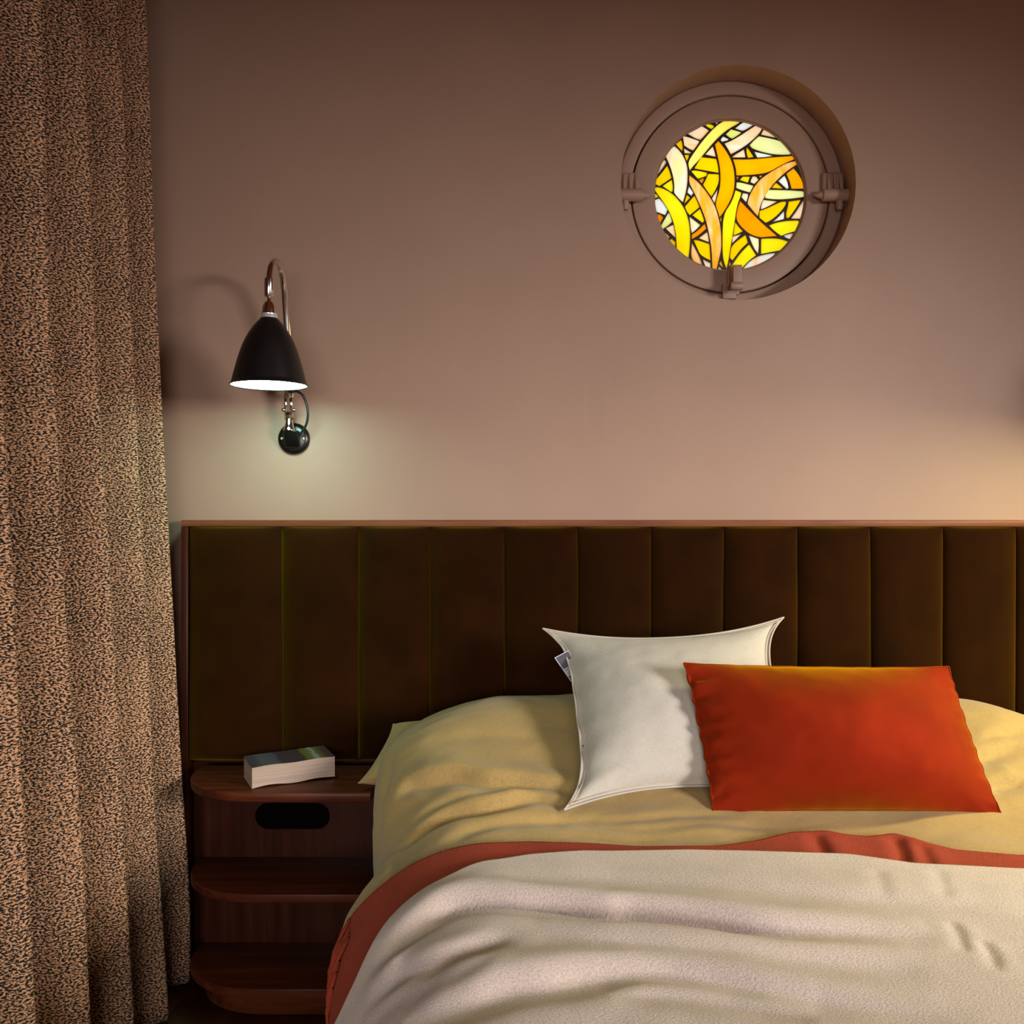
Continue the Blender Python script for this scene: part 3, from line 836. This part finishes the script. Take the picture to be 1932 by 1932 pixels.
def surface(Yg):
    """Yg: array (rows, NC) of y values -> points (rows, NC, 3) of the made bed"""
    Yg = np.asarray(Yg)
    zt = smooth_interp(Yg, ZY, ZZ); xs = smooth_interp(Yg, SY, SX)
    xr = 2 * XC - xs
    ah = .27; bv = .175
    X = np.zeros_like(Yg); Z = np.zeros_like(Yg)
    for k, (t, s) in enumerate(STN):
        if t == 'd':
            zz = ZLOW + (zt[:, k] - bv - ZLOW) * s
            X[:, k] = xs[:, k] + .022 * np.clip((zt[:, k] - bv - zz) / .2, 0, 1) ** 1.2; Z[:, k] = zz
        elif t == 'e':
            a = s * math.pi / 2
            X[:, k] = xs[:, k] + ah - ah * math.cos(a) ** 1.05; Z[:, k] = zt[:, k] - bv + bv * math.sin(a) ** .92
        elif t == 't':
            X[:, k] = xs[:, k] + ah + (xr[:, k] - xs[:, k] - 2 * ah) * s; Z[:, k] = zt[:, k]
        elif t == 'r':
            a = (1 - s) * math.pi / 2
            X[:, k] = xr[:, k] - ah + ah * math.cos(a); Z[:, k] = zt[:, k] - bv + bv * math.sin(a)
        else:
            X[:, k] = xr[:, k]; Z[:, k] = zt[:, k] - bv - (zt[:, k] - bv - ZLOW) * s
    # gap between the two pillows
    Z -= .020 * np.exp(-((X - XC) / .07) ** 2) * np.clip((Yg + .50) / .15, 0, 1) * (Z > .5)
    return np.stack([X, Yg, Z], -1)
def normals(Pt):
    du = np.gradient(Pt, axis=1); dv = np.gradient(Pt, axis=0)
    n = np.cross(du, -dv)
    n /= np.linalg.norm(n, axis=-1, keepdims=True) + 1e-9
    return n
def project(Pt):
    d = CDIST + Pt[..., 1]
    d = np.maximum(d, .05)
    return np.stack([966 + Pt[..., 0] * F / d, 966 - (Pt[..., 2] - EYE) * F / d], -1), d
def locate(Pt, Nn, px, py):
    """nearest visible grid node to a pixel"""
    pr, d = project(Pt)
    view = np.array([0, -CDIST, EYE]) - Pt
    facing = (Nn * view).sum(-1) > 0
    e = (pr[..., 0] - px) ** 2 + (pr[..., 1] - py) ** 2 + np.where(facing, 0, 1e6) + d * 2
    return np.unravel_index(np.argmin(e), e.shape)
def creases(Pt, Nn, lst):
    """displacement from hand-drawn fold lines: (pixel polyline, half width m, depth m, side ridge factor)"""
    disp = np.zeros(Pt.shape[:2])
    flat = Pt.reshape(-1, 3); flatp = project(flat)[0]
    for line, wd, h, rf in lst:
        pts = np.array([Pt[locate(Pt, Nn, *q)] for q in line])
        pts = np.array([list(p) for p in catmull([tuple(p) for p in pts], 4)])
        best = np.full(len(flat), 9.); tt = np.zeros(len(flat)); sg = np.ones(len(flat))
        n = len(pts) - 1
        pp = project(pts)[0]
        for i in range(n):
            a, b = pts[i], pts[i + 1]; ab = b - a; L2 = (ab * ab).sum() + 1e-12
            t = np.clip(((flat - a) @ ab) / L2, 0, 1)
            dd = np.linalg.norm(flat - (a + t[:, None] * ab), axis=1)
            m = dd < best
            best[m] = dd[m]; tt[m] = (i + t[m]) / n
            e = pp[i + 1] - pp[i]; q = flatp[m] - pp[i]
            sg[m] = np.sign(e[0] * q[:, 1] - e[1] * q[:, 0])
        sd = best * sg          # positive below the line as one looks at it
        fade = np.clip(np.sin(np.pi * np.clip(tt, 0, 1)) * 1.5, 0, 1)
        prof = rf * np.exp(-((sd + 2.0 * wd) / np.where(sd < -2 * wd, 2.4 * wd, 1.3 * wd)) ** 2) - np.exp(-((sd - .15 * wd) / np.where(sd < 0, .8 * wd, 1.8 * wd)) ** 2)
        prof += .35 * rf * np.exp(-((sd - 3.6 * wd) / (1.8 * wd)) ** 2)
        disp += (h * fade * prof).reshape(disp.shape)
    for _ in range(2):      # settle the cloth a little
        pd = np.pad(disp, 1, mode='edge')
        disp = .4 * disp + .15 * (pd[:-2, 1:-1] + pd[2:, 1:-1] + pd[1:-1, :-2] + pd[1:-1, 2:])
    return disp
def noise_disp(Pt, fx, fy, fz, amp, seed, oct=3):
    r, c = Pt.shape[:2]
    out = np.empty(r * c)
    for i, p in enumerate(Pt.reshape(-1, 3)):
        out[i] = noise.fractal((p[0] * fx + seed, p[1] * fy, p[2] * fz), .7, 2.0, oct)
    return amp * out.reshape(r, c)
def cloth(name, Pt, mat, parent=None, thick=.004):
    r, c = Pt.shape[:2]
    du = np.linalg.norm(np.diff(Pt, axis=1), axis=-1).mean(0)
    u = np.concatenate([[0], np.cumsum(du)])
    uu = np.repeat(u[None, :], r, 0); vv = Pt[..., 1]
    uv = np.stack([uu, vv], -1).reshape(-1, 2)
    o = obj(name, Pt.reshape(-1, 3), [tuple(reversed(f)) for f in grid_faces(c, r)], mat, parent, True, uv)
    if thick:
        s = o.modifiers.new('thickness', 'SOLIDIFY'); s.thickness = thick; s.offset = -1
    return o

# mattress and base under the covers
bed = empty('bed', (XC, -1.15, 0))
tag(bed, 'double bed under the ochre linen cover', 'bed')
box('bed_base', XC - .64, XC + .64, -2.05, -.09, .03, .26, M['wood'], bed, .01)
box('mattress', XC - .65, XC + .65, -2.04, -.09, .262, .44, M['white'], bed, .03)

# duvet
rows = np.concatenate([np.linspace(-.085, -1.0, 250), np.linspace(-1.0, -2.12, 60)[1:]])
Yg = np.repeat(rows[:, None], NC, 1)
base = surface(Yg); nb = normals(base)
DC = [
 ([(752,1508),(774,1484),(810,1476),(861,1466),(908,1477),(980,1479),(1053,1487),(1100,1503)], .012, .016, .75),
 ([(759,1599),(796,1566),(854,1537),(919,1526),(991,1508),(1027,1508),(1070,1523)], .011, .014, .75),
 ([(830,1600),(880,1570),(950,1556),(1040,1546),(1130,1545)], .010, .006, .7),
 ([(770,1560),(830,1520),(900,1500),(960,1496)], .009, .006, .7),
 ([(1090,1538),(1180,1545),(1290,1538),(1400,1542)], .009, .005, .7),
 ([(1080,1556),(1200,1563),(1330,1556),(1480,1562)], .010, .005, .6),
 ([(1050,1574),(1180,1580),(1320,1574),(1420,1578)], .010, .004, .6),
 ([(1840,1432),(1880,1418),(1930,1398)], .012, .010, .7),
 ([(1862,1486),(1900,1478),(1932,1474)], .012, .010, .7),
 ([(1850,1395),(1890,1385),(1932,1378)], .012, .006, .7),
 ([(742,1420),(735,1470),(718,1530),(712,1600)], .010, .006, .6),
 ([(735,1680),(752,1620),(765,1570)], .012, .006, .6),
 ([(800,1400),(900,1388),(1020,1392)], .016, .004, .6),
]
cov = np.clip((base[..., 1] + .80) / .10, 0, 1)      # calmer where the blankets lie on it
disp = creases(base, nb, DC)
disp += noise_disp(base, 3.0, 6, 5, .009, 3.7, 2) * (.25 + .75 * cov)
disp += noise_disp(base, 11, 19, 12, .0022, 8.1, 2) * (.15 + .85 * cov)
disp -= .006 * (1 - cov)
duvet_pts = base + nb * disp[..., None]
dv = cloth('duvet', duvet_pts, M['duvet'], None, .012)
tag(dv, 'rumpled ochre linen duvet pulled up over the pillows', 'duvet')

# pillows under the duvet (only their pointed corners show)
def cushion(name, corners, front, back, pull, mat, parent, n=56, flange=1.0, extra=None, power=.5, uvs=.5):
    """corners TL, TR, BR, BL; 'front' and 'back' are the bulges either side of the corner sheet"""
    TL, TR, BR, BL = [Vector(c) for c in corners]
    nrm = ((TR - TL) + (BR - BL)).cross((TL - BL) + (TR - BR)).normalized()
    if nrm.y > 0: nrm = -nrm
    vs, uv = [], []
    for side in (1, -1):
        for j in range(n):
            for i in range(n):
                u = math.sin((-1 + 2 * i / (n - 1)) * math.pi / 2 * .999) if True else 0
                v = math.sin((-1 + 2 * j / (n - 1)) * math.pi / 2 * .999)
                if i == 0: u = -1
                if i == n - 1: u = 1
                if j == 0: v = -1
                if j == n - 1: v = 1
                u2 = u * (1 - pull[0] * (1 - abs(v) ** pull[2])); v2 = v * (1 - pull[1] * (1 - abs(u) ** pull[-1]))
                a, b = (u2 + 1) / 2, (v2 + 1) / 2
                p = (BL * (1 - a) + BR * a) * (1 - b) + (TL * (1 - a) + TR * a) * b
                uc, vc = min(1, abs(u) / flange), min(1, abs(v) / flange)
                t = max(0, (1 - uc ** 2) * (1 - vc ** 2)) ** power
                bul = front if side == 1 else -back
                dsp = bul * t
                if extra: dsp += extra(u, v, side) * (1 if side == 1 else -1)
                if flange < 1: dsp += side * .0012
                vs.append(p + nrm * dsp); uv.append((a * uvs, b * uvs))
    g = grid_faces(n, n); m = n * n
    fs = list(g) + [tuple(q + m for q in reversed(f)) for f in g]
    bd = list(range(n)) + [j * n + n - 1 for j in range(1, n)] + [(n - 1) * n + i for i in range(n - 2, -1, -1)] + [j * n for j in range(n - 2, 0, -1)]
    fs += [(bd[k], bd[k] + m, bd[(k + 1) % len(bd)] + m, bd[(k + 1) % len(bd)]) for k in range(len(bd))]
    o = obj(name, vs, fs, mat, parent, True, uv)
    bm = bmesh.new(); bm.from_mesh(o.data); bmesh.ops.remove_doubles(bm, verts=bm.verts, dist=1e-5); bmesh.ops.recalc_face_normals(bm, faces=bm.faces); bm.to_mesh(o.data); bm.free()
    return o, nrm, [vs[k] for k in bd]

pil, _, _ = cushion('pillow', [P(741, 1366, -.13), (.40, -.13, .64), (.42, -.33, .55), P(675, 1478, -.285)], .06, .06, (.03, .05, 3), M['duvet'], None, 40, .985, None, .4)
tag(pil, 'ochre linen pillow poking out from under the duvet beside the nightstand', 'pillow')

# ------------------------------------------------------------------ throws
def edge_from_pixels(line, off):
    """leading edge of a blanket: y as a function of the station across the bed"""
    S = base + nb * off
    res = []
    for q in line:
        r, c = locate(S, nb, *q); res.append((c, rows[r]))
    res.sort()
    cs = np.array([r[0] for r in res], float); ys = np.array([r[1] for r in res])
    e = np.interp(np.arange(NC), cs, ys)
    k = np.exp(-np.linspace(-2, 2, 9) ** 2); k /= k.sum()
    e = np.convolve(np.pad(e, 4, mode='edge'), k, 'valid')
    return e
RED_EDGE = [(634,1790),(650,1745),(700,1683),(760,1640),(830,1606),(900,1592),(1000,1587),(1100,1592),(1200,1598),(1350,1600),(1420,1590),(1490,1573),(1560,1569),(1600,1575),(1640,1577),(1690,1573),(1740,1590),(1800,1602),(1925,1612)]
CREAM_EDGE = [(645,1925),(680,1832),(740,1742),(800,1692),(850,1656),(900,1631),(1000,1613),(1100,1607),(1300,1607),(1450,1614),(1600,1618),(1650,1626),(1720,1636),(1925,1641)]
def blanket(name, edge, off, crease, mat, thick, seed, namp, nrows=190, zmin=None):
    t = np.concatenate([np.linspace(0, .62, nrows), np.linspace(.62, 1.30, 30)[1:]])
    Yb = edge[None, :] - t[:, None]
    S = surface(Yb); nn = normals(S)
    d = np.full(S.shape[:2], off)
    d += creases(S + nn * off, nn, crease)
    d += noise_disp(S, 2.4, 4.5, 4, namp, seed, 1)
    d += noise_disp(S, 9, 14, 12, namp * .16, seed + 4, 1)
    d = np.maximum(d, off * .45)
    if name == 'wool_throw': d += .0 
    return S + nn * d[..., None], nn
re_ = edge_from_pixels(RED_EDGE, .012)
ce_ = edge_from_pixels(CREAM_EDGE, .022)
RC = [([(1540,1572),(1555,1600),(1560,1630)], .010, .006, .5), ([(1690,1578),(1705,1605),(1712,1635)], .009, .007, .5), ([(1740,1592),(1752,1615),(1760,1640)], .008, .005, .5)]
Rp, Rn = blanket('wool_throw', re_, .012, RC, M['throw'], .005, 21., .005, 120)
th = cloth('wool_throw', Rp, M['throw'], None, .005)
tag(th, 'brick-red wool throw with fringe showing as a band along the cream blanket', 'throw')
CC = [
 ([(690,1850),(745,1784),(803,1736),(854,1708),(919,1697),(998,1702),(1071,1711),(1143,1720),(1200,1720),(1314,1735),(1465,1753),(1617,1760),(1768,1770)], .017, .020, .7),
 ([(690,1895),(720,1862),(763,1836),(817,1820),(872,1798),(919,1784),(958,1774)], .013, .014, .6),
 ([(738,1842),(757,1820),(776,1800)], .010, .007, .5),
 ([(770,1929),(817,1918),(890,1889),(962,1867),(1035,1856),(1143,1838),(1230,1832),(1314,1843),(1427,1860),(1600,1890),(1800,1925)], .020, .016, .7),
 ([(1150,1880),(1250,1879),(1390,1892),(1541,1921)], .016, .008, .7),
 ([(1795,1738),(1806,1755),(1818,1778),(1826,1800)], .006, .0030, .5),
 ([(1852,1776),(1864,1790),(1876,1808),(1886,1835)], .006, .0030, .5),
 ([(1660,1642),(1668,1670),(1673,1700)], .008, .0015, .4),
 ([(1770,1640),(1782,1670),(1788,1700)], .008, .0015, .4),
 ([(700,1930),(760,1880),(850,1850),(930,1830)], .014, .006, .6),
 ([(1000,1770),(1150,1785),(1350,1800),(1550,1815),(1750,1830)], .022, .007, .8),
 ([(900,1660),(1100,1655),(1350,1672),(1600,1700),(1850,1718)], .022, .005, .7),
]
Cp, Cn = blanket('cream_blanket', ce_, .026, CC, M['cream'], .006, 33., .006, 230)
cb = cloth('cream_blanket', Cp, M['cream'], None, .006)
tag(cb, 'pinkish cream woven blanket spread over the foot of the bed', 'blanket')

# fringe and fuzz of the red throw, on its hanging left end
rf_ = random.Random(11)
vs, fs = [], []
for i in range(24):
    r = 1 + i * .9; k0 = NCL + 9 + rf_.randint(-3, 3); path = []
    for q in range(16):
        k = int(k0 - q * (k0 - 4) / 15)
        rr_ = min(max(int(r + 2.0 * fbm(i * 3.3, q * .35, 1)), 0), Rp.shape[0] - 1)
        path.append(Vector(Rp[rr_, k]) + Vector(Rn[rr_, k]) * (.0035 + .002 * fbm(i * 5.1, q * .5, 7)))
    v, f = tube_vf(path, [.0024 + .0007 * math.sin(s * 2.6) for s in range(16)], 6, len(vs))
    vs += v; fs += f
fr = obj('fringe', vs, fs, M['throw'], th, True, [(v[1], v[2]) for v in vs]); fr['kind'] = 'stuff'; fr['label'] = 'twisted red wool fringe'
vs, fs = [], []
for i in range(2600):
    r = rf_.randint(0, 60) if rf_.random() < .6 else rf_.randint(0, 6)
    k = rf_.randint(4, NC - 60) if rf_.random() < .5 else rf_.randint(4, NCL + NCE)
    p = Vector(Rp[r, k]); n = Vector(Rn[r, k])
    d = (n + Vector((rf_.gauss(0, .6), rf_.gauss(0, .6), rf_.gauss(0, .6)))).normalized()
    L = rf_.uniform(.003, .009); s_ = d.cross(Vector((.3, .9, .2))).normalized() * .00022
    b = len(vs); e = p + d * L + Vector((rf_.gauss(0, .001), rf_.gauss(0, .001), 0))
    vs += [p - s_, p + s_, e]; fs.append((b, b + 1, b + 2))
fz = obj('wool_fuzz', vs, fs, M['throw'], th, False, [(v[0], v[1]) for v in vs]); fz['kind'] = 'stuff'

# ------------------------------------------------------------------ cushions
wc = empty('square_cushion', P(1250, 1520, -.58))
tag(wc, 'square off-white linen cushion with flanged edge leaning behind the rust cushion', 'cushion')
def wx(u, v, s):
    e = .004 * fbm(u * 1.6, v * 1.6, 5) * (1 - max(abs(u), abs(v)) ** 4)
    # creases running in from the corners and along the lower edge
    e += .0035 * math.exp(-((1 + v) / .28) ** 2) * (1 - abs(v) ** 9) * math.sin(v * 26 + u * 3 + 2 * fbm(u * 2, v, 2)) * (1 - abs(u) ** 6)
    e += .003 * math.exp(-((1 + u) / .14) ** 2) * math.sin(v * 19 + 1.5 * fbm(v * 3, u, 8)) * (1 - abs(v) ** 6)
    return e if s == 1 else 0
wb, wn, wbd = cushion('cushion_cover', [P(1024, 1187, -.26), P(1478, 1166, -.26), P(1545, 1515, -.54), P(1064, 1529, -.605)], .088, .03, (.19, .19, 4.5, 2.2), M['white'], wc, 72, .955, wx, .6)
st = []
TLc = Vector((0, 0, 0))
# seam line just inside the flange
cen = sum((Vector(p) for p in wbd), Vector()) / len(wbd)
ed = [Vector(p) for p in wbd]
tube('flange_edge', [p + wn * .001 for p in ed] + [ed[0] + wn * .001], .0022, M['white'], wc, 6)
tube('stitching', [cen + (p - cen) * .955 + wn * .0035 for p in ed] + [cen + (ed[0] - cen) * .955 + wn * .0035], .0011, simple('stitch_thread', (.55, .40, .30), .9), wc, 5)
# woven care tag: grey with a pale border and small pale print
def sheet(name, pts, mat, parent, off, th=.0006):
    v = [Vector(p) + Vector((0, -off, 0)) for p in pts] + [Vector(p) + Vector((0, -off + th, 0)) for p in pts]
    return obj(name, v, [(0, 1, 2, 3), (7, 6, 5, 4), (0, 4, 5, 1), (1, 5, 6, 2), (2, 6, 7, 3), (3, 7, 4, 0)], mat, parent)
ty = -.325
tagw = simple('tag_pale', (.50, .48, .54), .8); tagg = simple('tag_grey', (.075, .068, .085), .8)
Q = [P(1046, 1241, ty), P(1077, 1286, ty), P(1102, 1272, ty), P(1072, 1227, ty)]
tg = sheet('care_tag', Q, tagw, wc, 0)
def qp(a, b):   # a along the long side, b across
    return (Q[0] * (1 - a) + Q[1] * a) * (1 - b) + (Q[3] * (1 - a) + Q[2] * a) * b
sheet('tag_print', [qp(.03, .07), qp(.50, .07), qp(.50, .97), qp(.03, .97)], tagg, tg, .0008, .0004)
sheet('tag_print', [qp(.80, .07), qp(.97, .07), qp(.97, .97), qp(.80, .97)], tagg, tg, .0008, .0004)
for i in range(5):
    b0 = .12 + i * .13
    sheet('tag_print', [qp(.53, b0), qp(.62 + .02 * (i % 2), b0), qp(.62 + .02 * (i % 2), b0 + .05), qp(.53, b0 + .05)], tagg, tg, .0008, .0004)
for i in range(2):
    sheet('tag_print', [qp(.67 + i * .06, .12), qp(.69 + i * .06, .12), qp(.69 + i * .06, .72), qp(.67 + i * .06, .72)], tagg, tg, .0008, .0004)

rc = empty('lumbar_cushion', P(1610, 1530, -.60))
tag(rc, 'rectangular rust-orange velvet cushion leaning on the square off-white cushion', 'cushion')
def rx_(u, v, s):
    if s != 1: return 0
    e = .004 * fbm(u * 2.2, v * 1.5, 12) * (1 - max(abs(u), abs(v)) ** 4)
    gl = math.exp(-((1 + u) / .13) ** 2); gr = math.exp(-((1 - u) / .09) ** 2)
    e += .0075 * gl * math.sin(v * 24 + 2.5 * fbm(v * 3, u * 3, 1) - u * 5) * (1 - abs(v) ** 8)
    e += .0025 * gr * math.sin(v * 27 + 2.5 * fbm(v * 3, u * 3, 6)) * (1 - abs(v) ** 8)
    e += .002 * math.exp(-((1 + v) / .10) ** 2) * math.sin(u * 30 + 2 * fbm(u * 3, v, 3)) * (1 - abs(u) ** 8)
    e += .0015 * math.exp(-((1 - v) / .10) ** 2) * math.sin(u * 24 + 2 * fbm(u * 3, v, 9)) * (1 - abs(u) ** 8)
    return e
rb, rn, rbd = cushion('cushion_cover', [P(1290, 1251, -.50), P(1790, 1258, -.49), P(1888, 1533, -.605), P(1345, 1533, -.605)], .115, .02, (.022, .035, 3.0), M['red_velvet'], rc, 80, 1.0, rx_, .8)
tube('edge_seam', [Vector(p) for p in rbd] + [Vector(rbd[0])], .0016, M['red_velvet'], rc, 6)
